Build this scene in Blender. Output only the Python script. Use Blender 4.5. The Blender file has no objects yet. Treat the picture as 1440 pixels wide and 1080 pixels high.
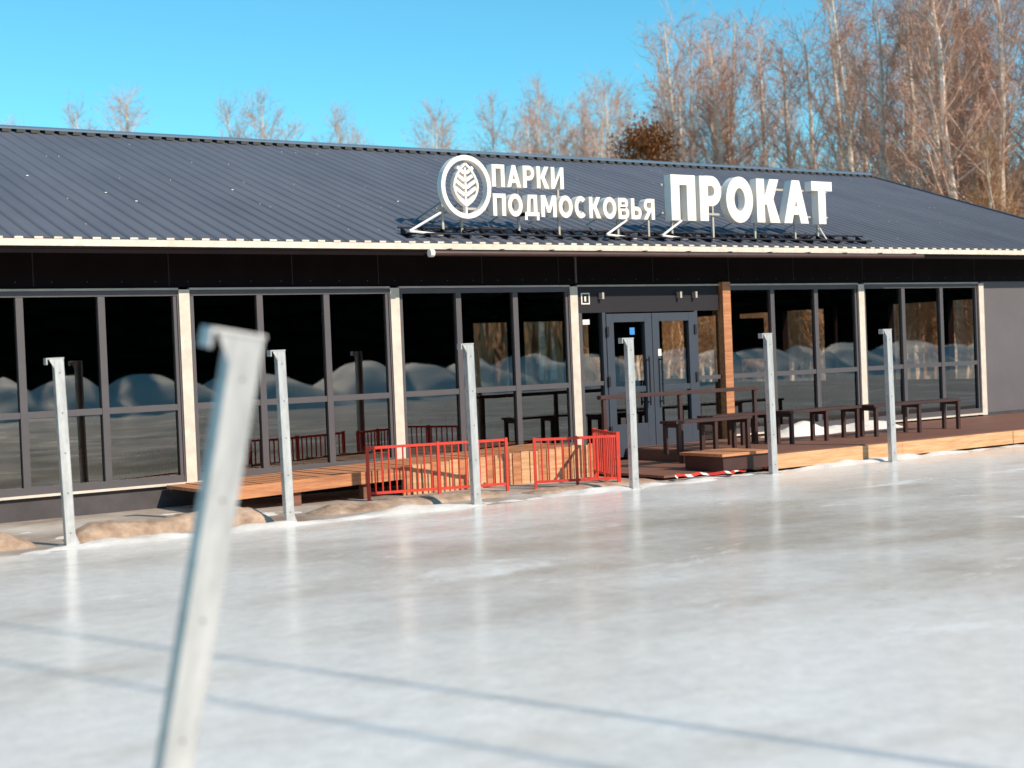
import bpy, bmesh, math, random
from mathutils import Vector, Matrix, noise
random.seed(7)
R=math.radians
scene=bpy.context.scene
COL=scene.collection
scene.view_settings.view_transform='Standard'
scene.view_settings.look='None'
scene.view_settings.exposure=0

# ---------------------------------------------------------------- materials
def mat(name,col,rough=0.7,metal=0.0,var=0.0,vscale=5.0,col2=None,bump=0.0,bscale=30.0,stretch=(1,1,1),spec=0.5,detail=6):
    m=bpy.data.materials.new(name); m.use_nodes=True
    nt=m.node_tree; b=nt.nodes['Principled BSDF']
    b.inputs['Base Color'].default_value=(*col,1)
    b.inputs['Roughness'].default_value=rough
    b.inputs['Metallic'].default_value=metal
    b.inputs['Specular IOR Level'].default_value=spec
    if col2 is None and var>0: col2=tuple(c*(1-var) for c in col)
    if col2 is not None or bump>0:
        tc=nt.nodes.new('ShaderNodeTexCoord'); mp=nt.nodes.new('ShaderNodeMapping')
        mp.inputs['Scale'].default_value=stretch
        nt.links.new(tc.outputs['Object'],mp.inputs['Vector'])
    if col2 is not None:
        n=nt.nodes.new('ShaderNodeTexNoise'); n.inputs['Scale'].default_value=vscale; n.inputs['Detail'].default_value=detail
        n.inputs['Roughness'].default_value=0.65
        nt.links.new(mp.outputs[0],n.inputs['Vector'])
        r=nt.nodes.new('ShaderNodeValToRGB')
        r.color_ramp.elements[0].position=0.35; r.color_ramp.elements[0].color=(*col2,1)
        r.color_ramp.elements[1].position=0.65; r.color_ramp.elements[1].color=(*col,1)
        nt.links.new(n.outputs['Fac'],r.inputs['Fac']); nt.links.new(r.outputs['Color'],b.inputs['Base Color'])
    if bump>0:
        n2=nt.nodes.new('ShaderNodeTexNoise'); n2.inputs['Scale'].default_value=bscale; n2.inputs['Detail'].default_value=4
        nt.links.new(mp.outputs[0],n2.inputs['Vector'])
        bp=nt.nodes.new('ShaderNodeBump'); bp.inputs['Strength'].default_value=bump; bp.inputs['Distance'].default_value=0.02
        nt.links.new(n2.outputs['Fac'],bp.inputs['Height']); nt.links.new(bp.outputs['Normal'],b.inputs['Normal'])
    return m

M={}
M['roof']=mat('roof_metal',(0.128,0.130,0.152),0.55,0.0,col2=(0.100,0.102,0.122),vscale=1.3,stretch=(1,.3,.3),spec=.35)
M['ridge']=mat('ridge_cap',(0.12,0.17,0.23),0.5)
M['fascia']=mat('fascia_cream',(0.82,0.69,0.56),0.6,var=.25,vscale=8)
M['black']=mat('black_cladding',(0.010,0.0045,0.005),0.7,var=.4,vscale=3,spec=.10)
M['greywall']=mat('grey_panel',(0.135,0.115,0.120),0.6,var=.12,vscale=2)
M['plinth']=mat('plinth_grey',(0.080,0.066,0.068),0.7,var=.3,vscale=4)
M['mullion']=mat('grey_frame',(0.095,0.082,0.087),0.5,var=.1)
M['whitepost']=mat('cream_post',(0.76,0.64,0.53),0.55,var=.2,vscale=6)
M['wood']=mat('orange_wood',(0.62,0.26,0.11),0.7,col2=(0.38,0.14,0.06),vscale=4,stretch=(.5,6,6),bump=.3,bscale=15)
M['palewood']=mat('pale_wood',(0.72,0.42,0.22),0.7,col2=(0.50,0.25,0.11),vscale=5,stretch=(.5,6,6))
M['deck']=mat('deck_boards',(0.24,0.10,0.06),0.6,col2=(0.15,0.06,0.04),vscale=4,stretch=(.5,6,6))
M['benchbrown']=mat('bench_brown',(0.070,0.028,0.022),0.5,var=.3)
M['red']=mat('red_paint',(0.74,0.055,0.030),0.45,var=.2,vscale=9)
M['white']=mat('sign_white',(0.89,0.81,0.72),0.5,var=.06,vscale=6)
M['frame']=mat('sign_frame',(0.52,0.46,0.39),0.5,var=.2)
M['rail']=mat('dark_rail',(0.022,0.018,0.022),0.6,spec=.3)
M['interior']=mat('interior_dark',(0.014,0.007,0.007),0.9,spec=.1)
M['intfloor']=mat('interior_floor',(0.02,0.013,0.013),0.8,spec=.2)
M['door']=mat('door_bluegrey',(0.052,0.060,0.080),0.45,var=.1)
M['galv']=mat('galvanised_steel',(0.70,0.68,0.655),0.42,0.5,col2=(0.46,0.455,0.45),vscale=9,stretch=(1,1,.35),bump=.15,bscale=40)
M['hole']=mat('bolt_hole',(0.05,0.045,0.04),0.7)
M['bolt']=mat('bolt_head',(0.17,0.15,0.14),0.6,metal=.3)
M['bark']=mat('birch_bark',(0.92,0.79,0.66),0.8,col2=(0.60,0.44,0.33),vscale=3,stretch=(1,1,3))
M['branch']=mat('birch_branch',(0.70,0.46,0.33),0.8)
M['twig']=mat('birch_twig',(0.56,0.30,0.20),0.8)
M['brush']=mat('dry_brush',(0.74,0.42,0.20),0.9,var=.35)
M['thicket']=mat('thicket_brown',(0.52,0.31,0.16),0.9,col2=(0.30,0.17,0.09),vscale=.5)
M['needle']=mat('dry_needles',(0.44,0.17,0.055),0.9,col2=(0.18,0.08,0.025),vscale=.8)
M['dneedle']=mat('dark_needles',(0.014,0.013,0.009),0.95,var=.4,spec=.05)
M['snow']=mat('snow',(0.87,0.82,0.77),0.6,col2=(0.68,0.60,0.53),vscale=2.2,bump=.5,bscale=9)
M['bank']=mat('bank_snow',(0.92,0.88,0.83),0.7,bump=.4,bscale=3)
M['earth']=mat('tan_mat',(0.54,0.37,0.26),0.9,col2=(0.24,0.15,0.10),vscale=4,bump=.9,bscale=9)
M['blue']=mat('blue_sticker',(0.05,0.25,0.6),0.5)

def glassmat():
    m=bpy.data.materials.new('window_glass'); m.use_nodes=True; nt=m.node_tree; nt.nodes.clear()
    o=nt.nodes.new('ShaderNodeOutputMaterial'); mix=nt.nodes.new('ShaderNodeMixShader')
    t=nt.nodes.new('ShaderNodeBsdfTransparent'); t.inputs[0].default_value=(.68,.61,.53,1)
    g=nt.nodes.new('ShaderNodeBsdfGlossy'); g.inputs['Roughness'].default_value=0.012; g.inputs[0].default_value=(1,.95,.88,1)
    f=nt.nodes.new('ShaderNodeFresnel'); f.inputs['IOR'].default_value=2.45
    tc=nt.nodes.new('ShaderNodeTexCoord')
    n=nt.nodes.new('ShaderNodeTexNoise'); n.inputs['Scale'].default_value=1.3; n.inputs['Detail'].default_value=0
    bp=nt.nodes.new('ShaderNodeBump'); bp.inputs['Strength'].default_value=0.13; bp.inputs['Distance'].default_value=0.015
    nt.links.new(tc.outputs['Object'],n.inputs['Vector']); nt.links.new(n.outputs['Fac'],bp.inputs['Height'])
    nt.links.new(bp.outputs['Normal'],g.inputs['Normal'])
    nt.links.new(f.outputs[0],mix.inputs[0]); nt.links.new(t.outputs[0],mix.inputs[1]); nt.links.new(g.outputs[0],mix.inputs[2])
    nt.links.new(mix.outputs[0],o.inputs[0]); return m
M['glass']=glassmat()

def icemat():
    m=bpy.data.materials.new('rink_ice'); m.use_nodes=True; nt=m.node_tree; b=nt.nodes['Principled BSDF']
    L=nt.links.new
    tc=nt.nodes.new('ShaderNodeTexCoord')
    def noi(scale,detail,st=(1,1,1),rough=.55,dist=0):
        mp=nt.nodes.new('ShaderNodeMapping'); mp.inputs['Scale'].default_value=st; L(tc.outputs['Object'],mp.inputs['Vector'])
        n=nt.nodes.new('ShaderNodeTexNoise'); n.inputs['Scale'].default_value=scale; n.inputs['Detail'].default_value=detail
        n.inputs['Roughness'].default_value=rough; n.inputs['Distortion'].default_value=dist
        L(mp.outputs[0],n.inputs['Vector']); return n.outputs['Fac']
    def ramp(src,p0,c0,p1,c1):
        r=nt.nodes.new('ShaderNodeValToRGB'); r.color_ramp.elements[0].position=p0; r.color_ramp.elements[1].position=p1
        r.color_ramp.elements[0].color=c0; r.color_ramp.elements[1].color=c1; L(src,r.inputs[0]); return r.outputs[0]
    def mixc(f,a,bb):
        x=nt.nodes.new('ShaderNodeMix'); x.data_type='RGBA'; L(f,x.inputs[0])
        if isinstance(a,tuple): x.inputs[6].default_value=a
        else: L(a,x.inputs[6])
        if isinstance(bb,tuple): x.inputs[7].default_value=bb
        else: L(bb,x.inputs[7])
        return x.outputs[2]
    def math_(op,a,c):
        x=nt.nodes.new('ShaderNodeMath'); x.operation=op
        for i,v in enumerate((a,c)):
            if isinstance(v,(int,float)): x.inputs[i].default_value=v
            else: L(v,x.inputs[i])
        return x.outputs[0]
    mp=nt.nodes.new('ShaderNodeMapping'); mp.vector_type='TEXTURE'; mp.inputs['Location'].default_value=(9.6,9.2,0); mp.inputs['Scale'].default_value=(7.5,4.0,4)
    mp.inputs['Rotation'].default_value=(0,0,R(-6))
    L(tc.outputs['Object'],mp.inputs['Vector']); gr=nt.nodes.new('ShaderNodeTexGradient'); gr.gradient_type='SPHERICAL'; L(mp.outputs[0],gr.inputs[0])
    wet=math_('ADD',math_('MULTIPLY',gr.outputs['Fac'],.32),noi(.55,6,(.7,1.3,1),.62))
    big=ramp(wet,.50,(0,0,0,1),.82,(1,1,1,1))
    base=mixc(big,(0.845,0.785,0.725,1),(0.57,0.485,0.405,1))
    fine=ramp(noi(7,9,(1,1,1),.78),.36,(.85,.85,.85,1),.62,(1.04,1.04,1.04,1))
    mul=nt.nodes.new('ShaderNodeMix'); mul.data_type='RGBA'; mul.blend_type='MULTIPLY'; mul.inputs[0].default_value=1
    L(base,mul.inputs[6]); L(fine,mul.inputs[7])
    crust=ramp(noi(.62,8,(.8,1.4,1),.64,.7),.595,(0,0,0,1),.70,(1,1,1,1))
    col=mixc(crust,mul.outputs[2],(0.88,0.83,0.775,1))
    L(col,b.inputs['Base Color'])
    rr=ramp(noi(.5,6),.35,(.17,.17,.17,1),.7,(.31,.31,.31,1))
    rmix=mixc(crust,rr,(.42,.42,.42,1))
    L(rmix,b.inputs['Roughness'])
    b.inputs['IOR'].default_value=1.31; b.inputs['Specular IOR Level'].default_value=.34
    bp=nt.nodes.new('ShaderNodeBump'); bp.inputs['Strength'].default_value=.14; bp.inputs['Distance'].default_value=.01
    L(noi(14,5,(1,1,1),.6),bp.inputs['Height']); L(bp.outputs[0],b.inputs['Normal'])
    return m
M['ice']=icemat()
M['ground']=mat('ground_thaw',(0.60,0.53,0.46),0.9,col2=(0.26,0.18,0.13),vscale=.6,bump=.8,bscale=6)

# ---------------------------------------------------------------- mesh helpers
class MB:
    def __init__(s): s.v=[];s.f=[];s.m=[];s.mats=[]
    def mi(s,k):
        if k not in s.mats: s.mats.append(k)
        return s.mats.index(k)
    def box(s,x0,x1,y0,y1,z0,z1,k):
        i=len(s.v)
        s.v+=[(x0,y0,z0),(x1,y0,z0),(x1,y1,z0),(x0,y1,z0),(x0,y0,z1),(x1,y0,z1),(x1,y1,z1),(x0,y1,z1)]
        for q in((0,3,2,1),(4,5,6,7),(0,1,5,4),(1,2,6,5),(2,3,7,6),(3,0,4,7)):
            s.f.append(tuple(i+a for a in q)); s.m.append(s.mi(k))
    def poly(s,pts,k):
        i=len(s.v); s.v+=[tuple(p) for p in pts]; s.f.append(tuple(range(i,i+len(pts)))); s.m.append(s.mi(k))
    def prism(s,poly,dirv,k):
        i=len(s.v);n=len(poly); d=Vector(dirv)
        s.v+=[tuple(p) for p in poly]+[tuple(Vector(p)+d) for p in poly]
        s.f.append(tuple(range(i+n-1,i-1,-1)));s.m.append(s.mi(k))
        s.f.append(tuple(range(i+n,i+2*n)));s.m.append(s.mi(k))
        for a in range(n):
            b=(a+1)%n; s.f.append((i+a,i+b,i+n+b,i+n+a)); s.m.append(s.mi(k))
    def tube(s,pts,rad,n,k,cap=True):
        i=len(s.v); pts=[Vector(p) for p in pts]
        for j,p in enumerate(pts):
            t=(pts[min(j+1,len(pts)-1)]-pts[max(j-1,0)])
            t=t.normalized() if t.length>0 else Vector((0,0,1))
            u=t.cross(Vector((0.3,0.9,0.1)) if abs(t.z)>.7 else Vector((0,0,1))).normalized(); w=t.cross(u)
            r=rad[j] if isinstance(rad,(list,tuple)) else rad
            for a in range(n):
                an=2*math.pi*a/n; s.v.append(tuple(p+u*(math.cos(an)*r)+w*(math.sin(an)*r)))
        m=s.mi(k)
        for j in range(len(pts)-1):
            for a in range(n):
                b=(a+1)%n; s.f.append((i+j*n+a,i+j*n+b,i+(j+1)*n+b,i+(j+1)*n+a)); s.m.append(m)
        if cap:
            s.f.append(tuple(range(i+n-1,i-1,-1)));s.m.append(m)
            e=i+(len(pts)-1)*n; s.f.append(tuple(range(e,e+n)));s.m.append(m)
    def mesh(s,name):
        me=bpy.data.meshes.new(name); me.from_pydata(s.v,[],s.f)
        for k in s.mats: me.materials.append(M[k])
        me.polygons.foreach_set('material_index',s.m); me.update(); return me
    def obj(s,name,parent=None,bevel=0,fix=True):
        me=s.mesh(name)
        if fix:
            bm=bmesh.new(); bm.from_mesh(me); bmesh.ops.recalc_face_normals(bm,faces=bm.faces); bm.to_mesh(me); bm.free()
        o=bpy.data.objects.new(name,me); COL.objects.link(o)
        if parent: o.parent=parent
        if bevel:
            b=o.modifiers.new('bevel','BEVEL'); b.width=bevel; b.segments=2; b.limit_method='ANGLE'
        return o
def empty(name,loc=(0,0,0)):
    e=bpy.data.objects.new(name,None); e.location=loc; COL.objects.link(e); return e

# ---------------------------------------------------------------- camera
th=R(35.2); pt=0.0195; ro=0.040
fw=Vector((math.sin(th)*math.cos(pt),math.cos(th)*math.cos(pt),-math.sin(pt)))
r0=Vector((math.cos(th),-math.sin(th),0)); u0=r0.cross(fw)
cr=r0*math.cos(ro)-u0*math.sin(ro); cu=u0*math.cos(ro)+r0*math.sin(ro)
cam=bpy.data.cameras.new('camera'); co=bpy.data.objects.new('camera',cam); COL.objects.link(co)
mw=Matrix((cr,cu,-fw)).transposed().to_4x4(); mw.translation=Vector((0,0,1.6)); co.matrix_world=mw
cam.sensor_width=36; cam.lens=52.5; cam.clip_end=3000; cam.clip_start=.05
cam.dof.use_dof=True; cam.dof.focus_distance=19; cam.dof.aperture_fstop=1.3
scene.camera=co

# ---------------------------------------------------------------- light
el=R(35); hd=Vector((-0.27,0.96,0)).normalized()
d=Vector((hd.x*math.cos(el),hd.y*math.cos(el),-math.sin(el)))
sl=bpy.data.lights.new('sun','SUN'); sl.energy=5.0; sl.angle=R(.6); sl.color=(1,.89,.74)
so=bpy.data.objects.new('sun',sl); so.rotation_euler=d.to_track_quat('-Z','Y').to_euler(); so.location=(0,-20,30); COL.objects.link(so)
w=bpy.data.worlds.new('World'); scene.world=w; w.use_nodes=True; nt=w.node_tree
sky=nt.nodes.new('ShaderNodeTexSky'); sky.sky_type='NISHITA'; sky.sun_disc=False; sky.sun_elevation=el
sky.sun_rotation=math.atan2(-hd.x,-hd.y); sky.air_density=1.0; sky.dust_density=.3; sky.ozone_density=1.5
mulw=nt.nodes.new('ShaderNodeMix'); mulw.data_type='RGBA'; mulw.blend_type='MULTIPLY'; mulw.inputs[0].default_value=1
mulw.inputs[7].default_value=(0.55,1.30,1.40,1)
bg=nt.nodes['Background']; bg.inputs[1].default_value=.125
nt.links.new(sky.outputs[0],mulw.inputs[6]); nt.links.new(mulw.outputs[2],bg.inputs[0])

# ---------------------------------------------------------------- ground / ice
g=MB(); g.poly([(-700,-700,0),(700,-700,0),(700,900,0),(-700,900,0)],'ground'); g.obj('ground',fix=False)
ice=MB(); pts=[(-45,-16,.004),(60,-16,.004)]
x=60
while x>-45:
    pts.append((x,13.32+.22*noise.noise(Vector((x*.6,3,0)))+.06*noise.noise(Vector((x*3,7,0))),.004)); x-=.25
ice.poly(pts,'ice'); ice.obj('ice_rink',fix=False)

def heightstrip(name,x0,x1,y0,y1,step,fn,k):
    b=MB(); nx=int((x1-x0)/step); ny=int((y1-y0)/step)
    for i in range(nx+1):
        for j in range(ny+1):
            X=x0+(x1-x0)*i/nx; Y=y0+(y1-y0)*j/ny; b.v.append((X,Y,fn(X,Y)))
    m=b.mi(k)
    for i in range(nx):
        for j in range(ny):
            a=i*(ny+1)+j; b.f.append((a,a+ny+1,a+ny+2,a+1)); b.m.append(m)
    o=b.obj(name,fix=False)
    for p in o.data.polygons: p.use_smooth=True
    return o
def fe(X,Y):
    t=(Y-12.8)/1.2
    e=max(0,1-abs(t-.5)/.5)
    n=noise.noise(Vector((X*.9,Y*2.2,0)))*.55+noise.noise(Vector((X*4,Y*6,4)))*.3
    return -.05+e*(.05+.12*(n+.18))
heightstrip('snow_edge',-4,27,12.8,14.0,.055,fe,'snow')
def fe2(X,Y):
    t=(Y-14)/2.4; e=min(1,t*5,(1-t)*5)
    n=noise.noise(Vector((X*.8,Y*1.5,9)))+.4*noise.noise(Vector((X*4,Y*4,2)))
    return -.04+max(0,e)*.09*(n+.1)
heightstrip('snow_patches',-4,9,14.0,16.2,.08,fe2,'snow')
def lump(x0,x1,y,h,wd,seed,k='earth',name='rolled_ground_mat'):
    def f(X,Y):
        u=(X-x0)/(x1-x0); v=(Y-y)/wd
        e=min(1,u*9,(1-u)*9)
        rr=1-v*v
        n=noise.noise(Vector((X*1.2,Y*4,seed)))*.24+noise.noise(Vector((X*7,Y*9,seed)))*.16
        return -.03+h*math.sqrt(max(0,rr))*max(0,e)**.5*(1+n)
    return heightstrip(name,x0,x1,y-wd,y+wd,.035,f,k)
lump(1.5,4.35,14.0,.17,.24,1)
lump(4.62,6.75,13.95,.19,.22,5)
lump(7.25,9.8,14.1,.10,.25,8)
lump(9.9,11.9,13.9,.07,.22,11)

# ---------------------------------------------------------------- rink posts
def post_mesh(w_,dp,hr):
    b=MB(); H=1.73; t=.006
    b.box(0,w_,0,t,0,H,'galv')
    b.box(0,t,t,dp,0,H,'galv'); b.box(w_-t,w_,t,dp,0,H,'galv')
    b.box(t,.022,dp-t,dp,0,H,'galv'); b.box(w_-.022,w_-t,dp-t,dp,0,H,'galv')
    b.box(-.075,w_+.004,-.004,dp+.004,H,H+.012,'galv')
    b.box(-.075,-.062,-.004,dp+.004,H-.05,H,'galv')
    b.prism([(-.0,0.002,H-.0),(-.05,0.002,H-.0),(0,0.002,H-.09)],(0,.006,0),'galv')
    b.box(-.04,w_+.05,-.03,dp+.08,0,.012,'galv')
    b.prism([(w_,.03,.012),(w_+.045,.03,.012),(w_,.03,.13)],(0,.006,0),'galv')
    z=.12; i=0
    while z<H-.08:
        for (cx,cy,nx) in ((w_*.5,-.0015,0),(-.0015,dp*.5,1)):
            if nx==0 and i%2: continue
            ps=[]
            for a in range(8):
                an=a*math.pi/4; r=hr
                ps.append((cx+r*math.cos(an),cy,z+r*math.sin(an)) if not nx else (cx,cy+r*math.cos(an),z+r*math.sin(an)))
            b.poly(ps,'bolt')
        z+=.16+(.05 if i%2 else 0); i+=1
    return b.mesh('rink_post')
pm=post_mesh(.090,.072,.0075)
pmn=post_mesh(.100,.080,.0065)
def put_post(x,y,rz=0,lx=0,ly=0):
    o=bpy.data.objects.new('rink_post',pm); COL.objects.link(o)
    o.location=(x-.04,y,-.0); o.rotation_euler=(ly,lx,rz)
    bv=o.modifiers.new('bevel','BEVEL'); bv.width=.002; bv.segments=1
    return o
for (x,y,a) in [(4.55,13.6,-.020),(6.72,13.45,-.012),(8.87,13.3,-.01),(10.99,13.2,0),(13.19,13.16,-.008),(15.27,13.06,-.004)]:
    put_post(x,y,random.uniform(-.06,.06),a,random.uniform(-.008,.008))
lean=Vector((1.94-1.64,4.14-4.34,1.73)).normalized()
o=bpy.data.objects.new('rink_post',pmn); COL.objects.link(o)
q=Vector((0,0,1)).rotation_difference(lean)
o.matrix_world=Matrix.Translation((1.615,4.34,0))@q.to_matrix().to_4x4()@Matrix.Rotation(R(-4),4,'Z')
bv=o.modifiers.new('bevel','BEVEL'); bv.width=.002; bv.segments=2

def pole(x,y,H):
    b=MB(); b.tube([(x,y,0),(x,y,H)],[.022,.012],10,'galv'); b.tube([(x,y,0),(x,y,.05)],.12,10,'galv')
    b.tube([(x,y,H),(x,y,H+.04)],.03,8,'galv'); b.obj('shadow_caster_pole')
pole(6.6,-3.85,12.5); pole(6.1,-4.7,13.0)  # added poles behind the camera, placed so their shadows streak the ice

# ---------------------------------------------------------------- building
W=16.4; XL=-4.0; XR=25.0
B=empty('skate_rental_pavilion')
cols=[4.05-2.85,4.05,6.93,9.77,12.64,15.47,18.47,21.5]
ZT=2.50; ZB=.30; ZM=1.15
b=MB()
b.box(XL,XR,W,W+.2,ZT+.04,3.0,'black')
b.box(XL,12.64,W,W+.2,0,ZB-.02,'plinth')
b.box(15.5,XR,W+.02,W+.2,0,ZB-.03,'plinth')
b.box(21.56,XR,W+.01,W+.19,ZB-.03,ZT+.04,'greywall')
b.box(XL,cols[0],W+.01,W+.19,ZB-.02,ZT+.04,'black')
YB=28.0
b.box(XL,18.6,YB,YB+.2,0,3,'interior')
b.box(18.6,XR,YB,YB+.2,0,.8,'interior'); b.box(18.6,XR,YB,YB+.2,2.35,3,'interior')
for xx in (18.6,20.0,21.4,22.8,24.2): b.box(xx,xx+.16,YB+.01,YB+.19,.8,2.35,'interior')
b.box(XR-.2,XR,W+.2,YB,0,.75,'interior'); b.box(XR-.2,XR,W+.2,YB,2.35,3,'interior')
yy=W+.2
for k in range(8):
    b.box(XR-.19,XR-.01,yy,yy+(1.1 if k in(0,3) else .28),.75,2.35,'interior'); yy+=1.55
b.box(XR+.002,XR+.02,W+.01,W+.19,0,3,'greywall')
b.box(XL,XL+.2,W+.2,YB,0,3,'greywall')
for X in (XL,XR-.2):
    b.prism([(X,W,3.0),(X,YB,3.0),(X,22.2,5.0)],(.2,0,0),'greywall')
b.obj('walls',B)
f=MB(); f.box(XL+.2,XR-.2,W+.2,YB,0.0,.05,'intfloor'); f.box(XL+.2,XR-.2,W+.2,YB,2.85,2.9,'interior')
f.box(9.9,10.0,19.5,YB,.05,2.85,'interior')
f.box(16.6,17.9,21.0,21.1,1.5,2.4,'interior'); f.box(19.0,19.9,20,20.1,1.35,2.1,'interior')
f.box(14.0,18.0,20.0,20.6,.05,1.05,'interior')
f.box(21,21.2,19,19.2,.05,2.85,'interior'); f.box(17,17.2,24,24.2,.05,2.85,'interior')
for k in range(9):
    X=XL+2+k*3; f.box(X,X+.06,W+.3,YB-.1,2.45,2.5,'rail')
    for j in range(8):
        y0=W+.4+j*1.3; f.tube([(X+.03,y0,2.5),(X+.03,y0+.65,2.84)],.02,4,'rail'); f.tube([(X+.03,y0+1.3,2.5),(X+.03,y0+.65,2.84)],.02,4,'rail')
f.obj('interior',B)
f=MB()
for k in range(14): f.box(5.9+k*.085,5.95+k*.085,17.25,17.28,.1,.62,'wood')
f.box(5.85,7.1,17.24,17.29,.62,.70,'wood')
f.box(3.6,4.7,17.6,18.1,.05,.42,'red'); f.box(4.95,5.7,17.6,18.0,.05,.38,'red')
for (tx,ty) in ((8.2,18.2),(11.0,17.8),(11.6,19.0),(16.2,18.0),(19.5,18.4)):
    f.box(tx,tx+.9,ty,ty+.6,.76,.80,'deck')
    for (ax,ay) in ((.03,.03),(.83,.03),(.03,.53),(.83,.53)): f.box(tx+ax,tx+ax+.04,ty+ay,ty+ay+.04,.05,.76,'rail')
    f.box(tx+.25,tx+.62,ty-.5,ty-.14,.46,.49,'deck'); f.box(tx+.25,tx+.62,ty-.52,ty-.49,.49,.9,'deck')
    for (ax,ay) in ((.26,-.5),(.58,-.5),(.26,-.18),(.58,-.18)): f.box(tx+ax,tx+ax+.03,ty+ay,ty+ay+.03,.05,.46,'rail')
f.obj('interior_furniture',B)

fr=MB(); gl=MB(); wp=MB()
def bay(x0,x1,n=3):
    fr.box(x0,x1,W-.03,W+.05,ZB-.02,ZB+.06,'mullion')
    fr.box(x0,x1,W-.03,W+.05,ZT-.06,ZT,'mullion')
    for i in range(1,n):
        X=x0+(x1-x0)*i/n; fr.box(X-.04,X+.04,W-.025,W+.045,ZB+.06,ZT-.06,'mullion')
    for X in (x0+.03,x1-.03): fr.box(X-.03,X+.03,W-.02,W+.04,ZB+.06,ZT-.06,'mullion')
    for i in range(n):
        a=x0+(x1-x0)*i/n+(.06 if i==0 else .04); c=x0+(x1-x0)*(i+1)/n-(.06 if i==n-1 else .04)
        fr.box(a,c,W-.018,W+.04,ZM-.035,ZM+.035,'mullion')
        ty=random.uniform(-.005,.005); tz=random.uniform(-.004,.004)
        gl.poly([(a-.01,W+.015,ZB+.05),(c+.01,W+.015+ty,ZB+.05),(c+.01,W+.015+ty+tz,ZT-.05),(a-.01,W+.015+tz,ZT-.05)],'glass')
for i in range(len(cols)-1):
    if i==4: continue
    bay(cols[i]+.065,cols[i+1]-.065)
for i,c in enumerate(cols):
    if i==5: continue
    wp.box(c-.065,c+.065,W-.05,W+.08,ZB-.06,ZT+.01,'whitepost')
    wp.box(c-.085,c-.068,W-.035,W+.05,ZB,ZT,'mullion')
for i in range(len(cols)-1):
    wp.box(cols[i]+.067,cols[i+1]-.067,W-.045,W+.02,ZT+.005,ZT+.03,'frame')
    if i!=4: wp.box(cols[i]+.067,cols[i+1]-.067,W-.06,W+.02,ZB-.05,ZB-.022,'whitepost')
fr.obj('window_frames',B); gl.obj('window_glass',B,fix=False); wp.obj('facade_posts',B)
f=MB(); f.box(15.39,15.55,W-.10,W+.08,.06,ZT+.06,'wood'); f.obj('timber_post',B,bevel=.006)
e=MB(); eg=MB()
x0,x1=12.72,15.38
e.box(x0,x1,W-.02,W+.06,2.14,ZT,'rail')
e.box(x0,x1,W-.0,W+.08,.0,.08,'door')
e.box(x0,x0+.07,W-.02,W+.06,.08,2.14,'mullion')
dx0,dx1=13.2,14.87
for X in (dx0-.06,dx1): e.box(X,X+.06,W-.03,W+.06,.08,2.14,'door')
e.box(x0+.07,dx0-.06,W-.015,W+.05,ZM-.03,ZM+.03,'mullion'); e.box(dx1+.06,x1,W-.015,W+.05,ZM-.03,ZM+.03,'mullion')
eg.poly([(x0+.07,W+.02,.08),(dx0-.06,W+.02,.08),(dx0-.06,W+.02,2.14),(x0+.07,W+.02,2.14)],'glass')
eg.poly([(dx1+.06,W+.02,.08),(x1,W+.02,.08),(x1,W+.02,2.14),(dx1+.06,W+.02,2.14)],'glass')
mid=(dx0+dx1)/2
for (a,c,hx) in ((dx0,mid-.005,mid-.12),(mid+.005,dx1,mid+.12)):
    e.box(a,a+.13,W-.045,W+.02,.09,2.12,'door'); e.box(c-.13,c,W-.045,W+.02,.09,2.12,'door')
    e.box(a+.13,c-.13,W-.045,W+.02,2.0,2.12,'door'); e.box(a+.13,c-.13,W-.045,W+.02,.09,.55,'door')
    e.box(a+.13,c-.13,W-.04,W+.02,1.0,1.08,'door')
    eg.poly([(a+.12,W,.54),(c-.12,W,.54),(c-.12,W,2.01),(a+.12,W,2.01)],'glass')
    e.tube([(hx,W-.10,.8),(hx,W-.10,1.5)],.014,8,'rail')
    for z in(.85,1.45): e.tube([(hx,W-.10,z),(hx,W-.045,z)],.01,6,'rail')
for z in (.4,1.1,1.8):
    e.box(dx0-.01,dx0+.03,W-.065,W-.046,z,z+.14,'rail'); e.box(dx1-.03,dx1+.01,W-.065,W-.046,z,z+.14,'rail')
e.obj('entrance_doors',B,bevel=.003); eg.obj('entrance_glass',B,fix=False)
f=MB()
f.box(13.65,13.74,W-.006,W-.002,1.82,1.92,'blue'); f.box(14.13,14.19,W-.05,W-.046,1.5,1.60,'white')
f.box(12.82,12.94,W+.008,W+.012,1.98,2.05,'white')
f.box(12.78,12.93,W-.03,W-.021,2.26,2.42,'white'); f.box(12.80,12.91,W-.034,W-.031,2.28,2.40,'rail')
f.box(12.83,12.86,W-.038,W-.0345,2.30,2.37,'white')
for X in (13.10,14.55,14.85): f.box(X,X+.035,W-.10,W-.02,2.33,2.42,'frame')
f.obj('entrance_signs',B)
f=MB()
for k in range(16):
    X=1+k*1.45+random.uniform(-.2,.2); f.box(X,X+.012,W-.004,W-.001,2.56,2.98,'rail')
for k in range(60):
    X=1+k*.4; f.box(X,X+.010,W-.006,W-.001,2.60,2.610,'mullion')
f.box(12.70,12.73,W-.02,W-.001,2.56,2.98,'mullion')
f.obj('header_joints',B)

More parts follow.
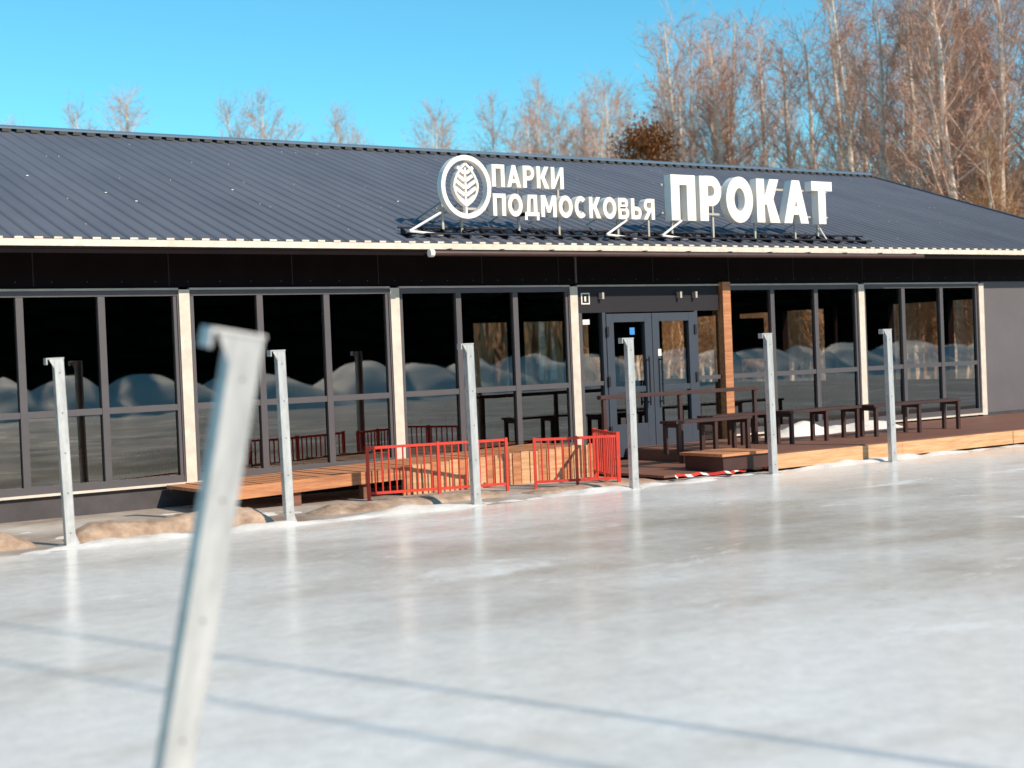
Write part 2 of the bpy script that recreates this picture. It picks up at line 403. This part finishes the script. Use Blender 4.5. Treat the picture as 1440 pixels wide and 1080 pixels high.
# ---------------- roof
YE=15.8; ZE=3.04; YR=22.2; ZR=5.20; RXL=-4.6; RXR=25.4; YB2=28.6
r=MB()
def slope_z(Y): return ZE+(ZR-ZE)*(Y-YE)/(YR-YE) if Y<=YR else ZR-(ZR-ZE)*(Y-YR)/(YB2-YR)
r.prism([(RXL,YE,ZE),(RXL,YR,ZR),(RXL,YR,ZR-.05),(RXL,YE,ZE-.05)],(RXR-RXL,0,0),'roof')
r.prism([(RXL,YR,ZR),(RXL,YB2,ZE),(RXL,YB2,ZE-.05),(RXL,YR,ZR-.05)],(RXR-RXL,0,0),'roof')
X=RXL+.02
while X<RXR-.05:
    h=.012; w1=.05; w2=.025
    A=[(X-w1,YE-.02,ZE-.002),(X+w1,YE-.02,ZE-.002),(X+w2,YE-.02,ZE+h),(X-w2,YE-.02,ZE+h)]
    C=[(p[0],YR,p[2]+(ZR-ZE)) for p in A]
    i=len(r.v); r.v+=A+C; m=r.mi('roof')
    for q in((0,1,5,4),(1,2,6,5),(2,3,7,6),(3,0,4,7),(0,3,2,1)): r.f.append(tuple(i+a for a in q)); r.m.append(m)
    X+=.21
ro_=r.obj('roof',B)
s=MB()
for k in range(160):
    X=random.uniform(RXL,RXR); Y=random.choice([16.4,17.7,19.0,20.3,21.5])+random.uniform(-.03,.03); z=slope_z(Y)+.006
    s.box(X-.006,X+.006,Y-.006,Y+.006,z-.005,z+.008,'frame')
for k in range(9):
    X=random.uniform(4,14); Y=random.uniform(16.2,19); z=slope_z(Y)+.01
    s.box(X-.015,X+.015,Y-.01,Y+.01,z-.005,z+.006,'snow')
s.obj('roof_screws',B)
rc=MB()
rc.prism([(RXL,YR-.16,ZR-.02+.045),(RXL,YR,ZR+.075),(RXL,YR+.16,ZR-.02+.045),(RXL,YR+.16,ZR+.0),(RXL,YR,ZR+.05),(RXL,YR-.16,ZR+.0)],(RXR-RXL,0,0),'ridge')
rc.obj('ridge_cap',B)
f=MB(); X=RXL+.1
while X<RXR: f.box(X,X+.13,YR-.2,YR-.162,ZR-.055,ZR-.008,'hole'); X+=.21
f.obj('ridge_gaps',B)
f=MB()
for X in (RXL-.03,RXR):
    f.prism([(X,YE-.02,ZE+.03),(X,YR,ZR+.03),(X,YR,ZR-.12),(X,YE-.02,ZE-.12)],(.03,0,0),'roof')
    f.prism([(X,YR,ZR+.03),(X,YB2,ZE+.03),(X,YB2,ZE-.12),(X,YR,ZR-.12)],(.03,0,0),'roof')
f.obj('rake_trim',B)
f=MB()
f.box(RXL,RXR,YE-.035,YE-.021,ZE-.085,ZE-.012,'fascia')
f.box(RXL,RXR,YE-.02,W,2.93,2.95,'black'); f.box(RXL,RXR,YE-.018,YE+.0,2.88,2.925,'black')
X=RXL+.02
while X<RXR-.05:
    f.box(X-.045,X+.045,YE-.04,YE-.022,ZE-.010,ZE+.012,'fascia'); X+=.21
f.obj('eave_trim',B)
f=MB(); X=RXL+.02
while X<RXR-.1:
    f.box(X+.06,X+.15,YE-.026,YE-.0215,ZE-.010,ZE+.004,'hole'); X+=.21
f.obj('eave_gaps',B)
f=MB(); f.tube([(9.95,YE-.10,ZE-.14),(19.2,YE-.10,ZE-.13)],.036,10,'benchbrown'); f.tube([(9.90,YE-.10,ZE-.14),(9.96,YE-.10,ZE-.14)],.05,10,'white')
for k in range(12): f.box(10.2+k*.8,10.23+k*.8,YE-.12,YE-.036,ZE-.1,ZE-.08,'plinth')
f.obj('gutter',B)

# ---------------- rooftop sign
S=empty('rooftop_sign'); SY=16.12
def letters(body,X0,X1,Z0,Z1,depth,name,tk):
    b=MB(); H=Z1-Z0
    wd={'П':.74,'А':.84,'Р':.70,'К':.76,'И':.78,'О':.86,'Д':.86,'М':.94,'С':.78,'В':.72,'Ь':.70,'Я':.74,'Т':.72}
    gap=.13; tot=sum(wd[c] for c in body)+gap*(len(body)-1); sx=(X1-X0)/tot
    cnt=[0]; cur=0
    def poly(pts):
        cnt[0]+=1; y=SY-.06-depth/2-.0012*(cnt[0]%5)
        b.prism([(X0+(cur+px)*sx,y,Z0+pz*H) for px,pz in pts],(0,depth,0),'white')
    def rect(a,c,e0,e1): poly([(a,e0),(c,e0),(c,e1),(a,e1)])
    def arc(path,t,closed=False):
        n=len(path); o_=[];i_=[]
        for k in range(n):
            p=Vector(path[k]); a=Vector(path[(k-1)%n]) if (closed or k>0) else p; c=Vector(path[(k+1)%n]) if (closed or k<n-1) else p
            dd=(c-a).normalized(); nn=Vector((-dd.y,dd.x))*t/2; o_.append(p+nn); i_.append(p-nn)
        y=SY-.06-depth/2-.004; V0=len(b.v); m=b.mi('white')
        for k in range(n):
            for q,yy in ((o_[k],y),(i_[k],y),(o_[k],y+depth),(i_[k],y+depth)): b.v.append((X0+(cur+q.x)*sx,yy,Z0+q.y*H))
        for k in range(n if closed else n-1):
            A=V0+4*k; C=V0+4*((k+1)%n)
            for f4 in ((A,A+1,C+1,C),(A+2,C+2,C+3,A+3),(A,C,C+2,A+2),(A+1,A+3,C+3,C+1)): b.f.append(f4); b.m.append(m)
    t=tk
    def bowl(w,z0,z1,mirror=False):
        r=(z1-z0)/2-t*.4; zc=(z0+z1)/2; ps=[(t*.6,z1-t*.4)]; xc=w-t/2-r*.9
        ps.append((xc,z1-t*.4))
        for k in range(1,10):
            an=math.pi/2-math.pi*k/10; ps.append((xc+r*.9*math.cos(an),zc+r*math.sin(an)))
        ps+= [(xc,z0+t*.4),(t*.6,z0+t*.4)]
        if mirror: ps=[(w-px,pz) for px,pz in ps]
        arc(ps,t*.85)
    for ch in body:
        w=wd[ch]
        if ch=='П': rect(0,t,0,1); rect(w-t,w,0,1); rect(t*.5,w-t*.5,1-t*.85,.999)
        elif ch=='Т': rect(w/2-t/2,w/2+t/2,0,.99); rect(0,w,1-t*.85,1)
        elif ch=='А': poly([(0,0),(t*1.05,0),(w/2+t*.5,1),(w/2-t*.5,1)]); poly([(w-t*1.05,0),(w,0),(w/2+t*.5,.999),(w/2-t*.5,.999)]); rect(w*.22,w*.78,.20,.20+t*.75)
        elif ch=='Р': rect(0,t,0,1); bowl(w,.34,1)
        elif ch=='К': rect(0,t,0,1); poly([(t*.7,.42),(t*1.9,.40),(w-.02,1),(w-t*1.25,1)]); poly([(t*1.1,.56),(t*1.9,.68),(w,0),(w-t*1.25,0)])
        elif ch=='И': rect(0,t,0,1); rect(w-t,w,0,1); poly([(t*.9,.0),(t*.9,t*1.3),(w-t*.9,1),(w-t*.9,1-t*1.3)])
        elif ch=='О': arc([(w/2+(w/2-t/2)*math.cos(2*math.pi*k/28),.5+(.51-t*.45)*math.sin(2*math.pi*k/28)) for k in range(28)],t,True)
        elif ch=='С': arc([(w/2+(w/2-t/2)*math.cos(R(45+270*k/20)),.5+(.51-t*.45)*math.sin(R(45+270*k/20))) for k in range(21)],t)
        elif ch=='Д': rect(0,w,t*.1,t*.9); rect(0,t*.7,-.16,t*.85); rect(w-t*.7,w,-.16,t*.85); poly([(t*.5,t*.5),(t*1.4,t*.5),(t*1.7,1),(t*.9,1)]); rect(w-t*1.5,w-t*.5,t*.5,1); rect(t,w-t*.6,1-t*.8,.999)
        elif ch=='М': rect(0,t,0,1); rect(w-t,w,0,1); poly([(t*.3,1),(t*1.2,1),(w/2+t*.4,.2),(w/2-t*.4,.2)]); poly([(w-t*.3,.999),(w-t*1.2,.999),(w/2-t*.4,.21),(w/2+t*.4,.21)])
        elif ch=='В': rect(0,t,0,1); bowl(w*.93,.50,1); bowl(w,0,.56)
        elif ch=='Ь': rect(0,t,0,1); bowl(w,0,.60)
        elif ch=='Я': rect(w-t,w,0,1); bowl(w,.38,1,True); poly([(0,0),(t*1.15,0),(w-t*.8,.45),(w-t*1.9,.45)])
        cur+=w+gap
    return b.obj(name,S)
letters('ПРОКАТ',14.17,17.47,3.42,4.07,.14,'letters_rental',.26)
letters('ПАРКИ',11.10,12.27,3.80,4.09,.12,'letters_parks',.22)
letters('ПОДМОСКОВЬЯ',11.10,13.86,3.42,3.71,.12,'letters_region',.22)
f=MB(); cx,cz=10.69,3.78; n=40
for i in range(n):
    a0=2*math.pi*i/n; a1=2*math.pi*(i+1)/n
    def P(a,r,y): return (cx+math.cos(a)*r,y,cz+math.sin(a)*r*1.06)
    yf,yb=SY-.13,SY-.03; ro1,ri=.385,.325
    f.poly([P(a0,ri,yf),P(a0,ro1,yf),P(a1,ro1,yf),P(a1,ri,yf)],'white')
    f.poly([P(a0,ro1,yf),P(a0,ro1,yb),P(a1,ro1,yb),P(a1,ro1,yf)],'white')
    f.poly([P(a0,ri,yf),P(a1,ri,yf),P(a1,ri,yb),P(a0,ri,yb)],'white')
    f.poly([P(a0,ri,yb),P(a1,ri,yb),P(a1,ro1,yb),P(a0,ro1,yb)],'white')
kk=[0]
def barl(p,q_,w_,y0=SY-.11,y1=SY-.05):
    kk[0]+=1; y0=y0-.0013*(kk[0]%4)
    p=Vector((p[0],0,p[1]));q2=Vector((q_[0],0,q_[1])); dd=(q2-p).normalized(); nn=Vector((-dd.z,0,dd.x))*w_/2
    f.prism([(a.x,y0,a.z) for a in (p-nn,q2-nn,q2+nn,p+nn)],(0,y1-y0,0),'white')
barl((cx,cz-.34),(cx,cz+.25),.028)
for i in range(5):
    z=cz-.20+i*.095; L_=.17-.02*abs(i-1.5)
    for sgn in(-1,1): barl((cx+sgn*.016,z),(cx+sgn*L_,z+L_*.62),.045)
for sgn in(-1,1):
    prev=None
    for i in range(11):
        t=i/10; xx=cx+sgn*.205*math.sin(math.pi*t)**.8*(1-.25*t) if 0<t<1 else cx; zz=cz-.24+t*.54
        if prev: barl(prev,(xx,zz),.03,SY-.12,SY-.045)
        prev=(xx,zz)
f.obj('emblem',S)
f=MB()
for (xa,xb,zz) in ((10.3,13.9,3.50),(11.1,12.3,3.92),(14.1,17.5,3.52),(14.1,17.5,3.92)):
    f.box(xa,xb,SY-.0,SY+.03,zz,zz+.03,'frame')
for X in (10.4,10.69,11.6,12.27,13.3,13.86,14.3,15.1,15.95,16.8,17.3):
    top=3.98 if X>14 else (3.95 if X<12.3 else 3.62)
    f.box(X,X+.03,SY+.031,SY+.061,slope_z(SY+.05),top,'frame')
    f.tube([(X+.015,SY+.07,3.6),(X+.015,SY+.75,slope_z(SY+.75)+.02)],.012,6,'frame')
for X in (9.75,12.9,13.9):
    f.tube([(X,SY-.22,3.19),(X+.62,SY+.0,3.46)],.016,6,'white'); f.tube([(X,SY-.22,3.19),(X+.75,SY+.05,3.17)],.016,6,'white')
f.tube([(17.2,SY,3.5),(17.45,SY,3.2)],.013,6,'white')
f.obj('sign_frame',S)
f=MB()
zz=slope_z(SY-.08)+.05
f.tube([(9.75,SY-.12,zz),(18.35,SY-.12,zz)],.014,6,'rail'); f.tube([(9.75,SY+.06,zz+.09),(18.35,SY+.06,zz+.09)],.014,6,'rail')
X=9.8
while X<18.3:
    f.box(X,X+.03,SY-.15,SY+.10,zz-.04,zz+.0,'rail'); f.prism([(X,SY-.14,zz-.04),(X,SY+.08,zz-.0),(X,SY+.08,zz+.11)],(.02,0,0),'rail'); X+=.30
pts=[]
for i in range(120):
    X=10.2+i*.066; pts.append((X,SY+.1+.05*math.sin(i*.9),slope_z(SY+.1)+.07+.025*math.sin(i*1.7)+.02*noise.noise(Vector((i*.4,0,0)))))
f.tube(pts,.016,5,'rail')
f.obj('snow_guard_rail',S)

# ---------------------------------------------------------------- terrace deck
D=MB()
D.box(13.55,26.5,13.50,16.32,.02,.19,'black')
y=13.50
while y<16.3:
    D.box(13.5,26.5,y,min(y+.135,16.34),.195,.225,'deck'); y+=.142
xx=13.52
while xx<26.4:
    D.box(xx,xx+2.39,13.46+random.uniform(-.004,.004),13.497,.03,.212+random.uniform(0,.006),'palewood'); xx+=2.4
D.box(13.46,13.497,13.46,16.34,.03,.215,'deck')
D.obj('terrace_deck')
D=MB(); y=13.75
while y<16.3:
    D.box(11.9,13.4,y,min(y+.135,16.34),.03,.06,'deck'); y+=.142
D.obj('entrance_landing')
D=MB(); D.box(12.65,13.44,13.50,14.2,.065,.24,'benchbrown'); D.box(12.6,13.45,13.46,14.25,.243,.28,'wood'); D.obj('timber_step',bevel=.004)
f=MB(); pts=[]
for i in range(40):
    t=i/39; pts.append(Vector((11.9+1.5*t,13.5+.10*math.sin(t*9)+.04*math.sin(t*23),.03+.02*math.sin(t*17)**2)))
for i in range(39):
    a,c=pts[i],pts[i+1]; f.poly([a,c,c+Vector((0,.05,.03)),a+Vector((0,.05,.03))],'red' if (i//2)%3 else 'white')
f.obj('barrier_tape',fix=False)

Rm=MB()
def rz(X): return .26+(X-6.6)*.026
for k in range(46):
    X=6.6+k*.115
    Rm.box(X,X+.105,15.1,16.32,rz(X)-.035,rz(X)+random.uniform(-.003,.003),'wood')
Rm.prism([(6.6,15.06,rz(6.6)-.13),(9.0,15.06,rz(9.0)-.13),(9.0,15.06,rz(9.0)+.01),(6.6,15.06,rz(6.6)+.01)],(0,.035,0),'wood')
k=0; X=9.0
while X<11.85:
    Rm.box(X,X+.12,15.05+.006*(k%2),15.085,.0,rz(X)+.02+.01*(k%2),'palewood' if k%3 else 'wood'); X+=.132; k+=1
Rm.box(9.0,11.9,15.09,15.13,.2,.26,'wood')
for X in (6.7,7.6,8.5): Rm.box(X,X+.1,15.12,15.22,0,rz(X)-.05,'deck')
Rm.obj('wooden_ramp')

def fence(p,q_,H=.60,name='red_fence'):
    p=Vector((*p,0)); q2=Vector((*q_,0)); L_=(q2-p).length; dd=(q2-p).normalized()
    b=MB()
    b.box(0,L_,-.014,.014,H-.03,H,'red'); b.box(0,L_,-.014,.014,.07,.10,'red')
    for X in (0,L_*.5,L_): b.box(X-.016,X+.016,-.019,.019,0,H+.01,'red')
    n=int(L_/.082)
    for i in range(1,n): X=L_*i/n; b.tube([(X,0,.10),(X,0,H-.03)],.010,6,'red',cap=False)
    o=b.obj(name); o.location=p; o.rotation_euler=(0,0,math.atan2(dd.y,dd.x)); return o
fence((8.42,14.85),(10.05,14.42),.62)
fence((10.36,14.28),(11.25,13.82),.60)
fence((11.29,13.86),(11.75,14.9),.62)

def bench(x0,x1,y,z=.40,base=.225,d_=.34,name='bench'):
    b=MB()
    for k in range(3):
        yy=y+k*(d_/3); b.box(x0,x1,yy,yy+d_/3-.012,base+z,base+z+.035,'benchbrown')
    for X in (x0+.04,(x0+x1)/2,x1-.09):
        b.box(X,X+.05,y+.01,y+.06,base,base+z-.05,'benchbrown'); b.box(X,X+.05,y+d_-.07,y+d_-.02,base,base+z-.05,'benchbrown')
        b.box(X,X+.05,y+.01,y+d_-.02,base+z-.05,base+z-.001,'benchbrown')
    b.obj(name,bevel=.003)
bench(12.75,14.1,14.45,.40,.225)
bench(13.9,15.0,15.0,.40)
bench(14.85,16.3,14.5,.42)
bench(16.45,18.4,14.4,.42)
b=MB(); b.box(11.95,14.75,14.98,15.06,.98,1.03,'benchbrown')
for X in (12.0,13.3,14.68): b.box(X,X+.05,14.995,15.045,.06 if X<13.4 else .225,.979,'benchbrown')
b.obj('timber_handrail',bevel=.003)
def fs(X,Y):
    t=(X-15.6)/3.2; v=(Y-15.9)/.4
    e=max(0,1-v*v)*min(1,max(0,t*6),max(0,(1-t)*6))
    return .19+.20*e*(.6+.8*noise.noise(Vector((X*1.6,Y*2,5))))
heightstrip('terrace_snow',15.6,18.8,15.5,16.3,.05,fs,'snow')

# ---------------------------------------------------------------- trees
def birch(seed,H,dens=1.0,tw='twig',br='branch',stems=1,name='birch_tree'):
    rnd=random.Random(seed); b=MB()
    tm=b.mi('bark'); bmi=b.mi(br); tmi=b.mi(tw)
    def rv(s=1): return Vector((rnd.gauss(0,s),rnd.gauss(0,s),rnd.gauss(0,s)))
    for st in range(stems):
        h=H*(1 if st==0 else rnd.uniform(.75,.95))
        base=Vector((rnd.uniform(-.8,.8),rnd.uniform(-.8,.8),0)) if stems>1 else Vector((0,0,0))
        lean=Vector((rnd.uniform(-.06,.06),rnd.uniform(-.06,.06),1))
        tp=[];tr=[]; off=Vector((0,0,0))
        for i in range(13):
            t=i/12; off+=Vector((rnd.gauss(0,.06),rnd.gauss(0,.06),0))
            tp.append(base+lean*(h*t)+off-Vector((0,0,.1 if i==0 else 0))); tr.append(.0120*h*(1-t)**.8+.014)
        b.tube(tp,tr,6,'bark')
        nb=int(44*dens)
        for i in range(nb):
            t=.20+.78*(i+rnd.random())/nb
            k=min(11,int(t*12)); fr_=t*12-k; p=tp[k].lerp(tp[k+1],fr_)
            az=rnd.uniform(0,6.283); Lb=h*(.25*(1-t)**.7+.05)*rnd.uniform(.6,1.15)
            up=rnd.uniform(.8,1.8); dr=Vector((math.cos(az),math.sin(az),up)).normalized()
            bp_=[p];cur=p.copy();dd=dr.copy()
            for j in range(4):
                dd=(dd+rv(.12)+Vector((0,0,.06))).normalized(); cur=cur+dd*Lb/4; bp_.append(cur.copy())
            r0_=.0038*h*(1-t)*.9+.011
            b.tube(bp_,[r0_,r0_*.75,r0_*.55,r0_*.38,.005],4,'bark' if rnd.random()<.5 else br,cap=False)
            nt_=int(12*dens*(.5+Lb/2.5))
            for j in range(nt_):
                u=rnd.uniform(.15,1)*4; kk=min(3,int(u)); q=bp_[kk].lerp(bp_[kk+1],u-kk)
                td=(dd*.8+rv(.45)+Vector((0,0,.25))).normalized(); Lt=rnd.uniform(.4,1.2)
                q1=q+td*Lt*.5; td2=(td+rv(.2)-Vector((0,0,.1))).normalized(); q2_=q1+td2*Lt*.5
                b.tube([q,q1,q2_],[.008,.006,.003],3,tw if rnd.random()<.7 else br,cap=False)
                for s_ in range(6):
                    a=rnd.uniform(.1,1); qq=q.lerp(q1,a*2) if a<.5 else q1.lerp(q2_,a*2-1)
                    sd=(td*.7+rv(.5)-Vector((0,0,.05))).normalized(); e_=qq+sd*rnd.uniform(.2,.55)
                    wv=sd.cross(rv()).normalized()*.0065
                    i0=len(b.v); b.v+=[tuple(qq-wv),tuple(qq+wv),tuple(e_)]; b.f.append((i0,i0+1,i0+2)); b.m.append(tmi)
    return b.mesh(name)
BV=[birch(11,14),birch(12,14,.95,stems=2),birch(13,14,.95),birch(14,14,.8,stems=3),birch(15,14,.9)]
YV=[birch(21,7,.7,tw='brush',br='brush',stems=3),birch(22,6,.7,tw='brush',br='branch',stems=2)]
def tree(mesh,az,dist,H,base=14.,name='birch_tree',parent=None):
    o=bpy.data.objects.new(name,mesh); COL.objects.link(o)
    a=R(az); o.location=(math.sin(a)*dist,math.cos(a)*dist,0); s=H/base
    o.scale=(s*random.uniform(.9,1.15),s*random.uniform(.9,1.15),s); o.rotation_euler=(0,0,random.uniform(0,6.28))
    if parent: o.parent=parent
    return o
left=[(17.4,88,15.0),(20.1,86,15.7),(21.2,84,16.2),(25.4,90,16.6),(26.4,86,16.3),(29.2,88,15.6),(30.6,92,15.4),(32.7,88,15.8),(33.3,90,15.8),(35.0,82,15.2),(36.5,80,15.6),(38.0,80,15.4),(39.3,78,15.2),(36.0,86,15.2),(37.3,90,16),(38.7,86,15.6)]
for i,(a,dd,h) in enumerate(left): tree(BV[(1,3,0,3,1)[i%5]],a,dd,h)
right=[(40.3,66,12.0),(41.0,70,14.0),(41.9,62,12.8),(42.6,58,13.4),(43.2,60,14.6),(43.8,57,13.2),(44.4,58,14.4),(45.1,59,13.6),(45.9,60,12.4),
       (46.8,57,12.6),(47.9,55,14.0),(48.7,53,13.6),(49.6,50,12.6),(50.4,52,13.8),(51.2,48,13.6),(52.0,46,13.4),(52.8,49,14.4),
       (53.6,46,14.0),(54.4,48,14.4),(55.5,47,14.6),(56.5,48,14.4),(58,46,14),(60,50,14),(48.2,64,14.6),(50.1,62,14.8),(51.4,56,14.4),(52.5,60,15.2),(53.8,64,16)]
for i,(a,dd,h) in enumerate(right): tree(BV[(i*2+1)%5],a,dd,h)
U=empty('undergrowth')
for i in range(48):
    a=random.uniform(38,58); dd=random.uniform(40,58)
    tree(YV[i%2],a,dd,random.uniform(4.2,6.6)*(.7 if a<46 else 1.0),6.5,'young_tree',U)
b=MB(); rnd=random.Random(9); tmi=b.mi('thicket'); bm_=b.mi('bark')
for i in range(5200):
    a=R(rnd.uniform(28,66)); dd=rnd.uniform(66,92); x=math.sin(a)*dd; y=math.cos(a)*dd
    h=rnd.uniform(2.5,8.5); lx=rnd.gauss(0,.6); wdt=rnd.uniform(.05,.16); z0=rnd.uniform(-.5,1.5)
    i0=len(b.v); b.v+=[(x-wdt,y+wdt,z0),(x+wdt,y-wdt,z0),(x+lx,y+rnd.gauss(0,.4),z0+h)]; b.f.append((i0,i0+1,i0+2)); b.m.append(tmi if rnd.random()<.85 else bm_)
b.obj('distant_thicket',fix=False)
def conifer(seed,H,wid,k,name,n=2600,base=.25):
    rnd=random.Random(seed); b=MB()
    b.tube([(0,0,0),(.05,0,H*.5),(0,.05,H*.95)],[.16,.11,.03],7,'branch')
    cl=[]
    for i in range(46):
        t=rnd.random(); z=H*(base+(1-base)*t); rr=wid*math.sqrt(max(0.03,math.sin(math.pi*min(1,(t*.85+.15)))))*rnd.uniform(.35,1)
        az=rnd.uniform(0,6.28); c=Vector((math.cos(az)*rr,math.sin(az)*rr,z)); cl.append(c)
        b.tube([(0,0,z-.5),tuple(c)],[.04,.01],4,'branch',cap=False)
    m=b.mi(k)
    for i in range(n):
        c=rnd.choice(cl); p=c+Vector((rnd.gauss(0,.38),rnd.gauss(0,.38),rnd.gauss(0,.30)))
        a1=Vector((rnd.gauss(0,1),rnd.gauss(0,1),rnd.gauss(0,1))).normalized()*rnd.uniform(.04,.11); a2=a1.cross(Vector((rnd.random(),rnd.random(),1))).normalized()*.03
        i0=len(b.v); b.v+=[tuple(p-a1),tuple(p+a2),tuple(p+a1),tuple(p-a2)]; b.f.append((i0,i0+1,i0+2,i0+3)); b.m.append(m)
    return b.mesh(name)
CM=conifer(5,9.5,1.5,'needle','pine_tree',15000)
tree(CM,40.7,52,9.0,9.5,'pine_tree')
b=MB(); rnd=random.Random(3); mm=b.mi('dneedle')
for i in range(300):
    X=-45+i*.66+rnd.uniform(-.5,.5); Y=-(36+(i%3)*6+rnd.uniform(0,4)); H=rnd.uniform(13,18)
    b.tube([(X,Y,0),(X,Y,H)],[.2,.02],5,'dneedle',cap=False)
    for j in range(15):
        z0=H*(j/15)**1.05; r_=2.9*(1-j/15)+.3; nn=9
        for q in range(nn):
            a0=6.283*q/nn+j; a1=a0+.8; c0=rnd.uniform(.75,1.15)
            i0=len(b.v); b.v+=[(X,Y,z0+1.9),(X+math.cos(a0)*r_*c0,Y+math.sin(a0)*r_*c0,z0-.1),(X+math.cos(a1)*r_,Y+math.sin(a1)*r_,z0+.1)]
            b.f.append((i0,i0+1,i0+2)); b.m.append(mm)
b.obj('spruce_forest',fix=False)
def fb(X,Y):
    v=(Y+19)/3.2; e=max(0,1-v*v)
    hh=abs(math.sin(X*.95+.9*math.sin(X*.37)))
    return -.05+e*(.75+.75*hh+.25*noise.noise(Vector((X*.9,Y*.9,0))))
heightstrip('snow_bank',-20,75,-22.2,-15.8,.25,fb,'bank')
print('faces',sum(len(m.polygons) for m in bpy.data.meshes))
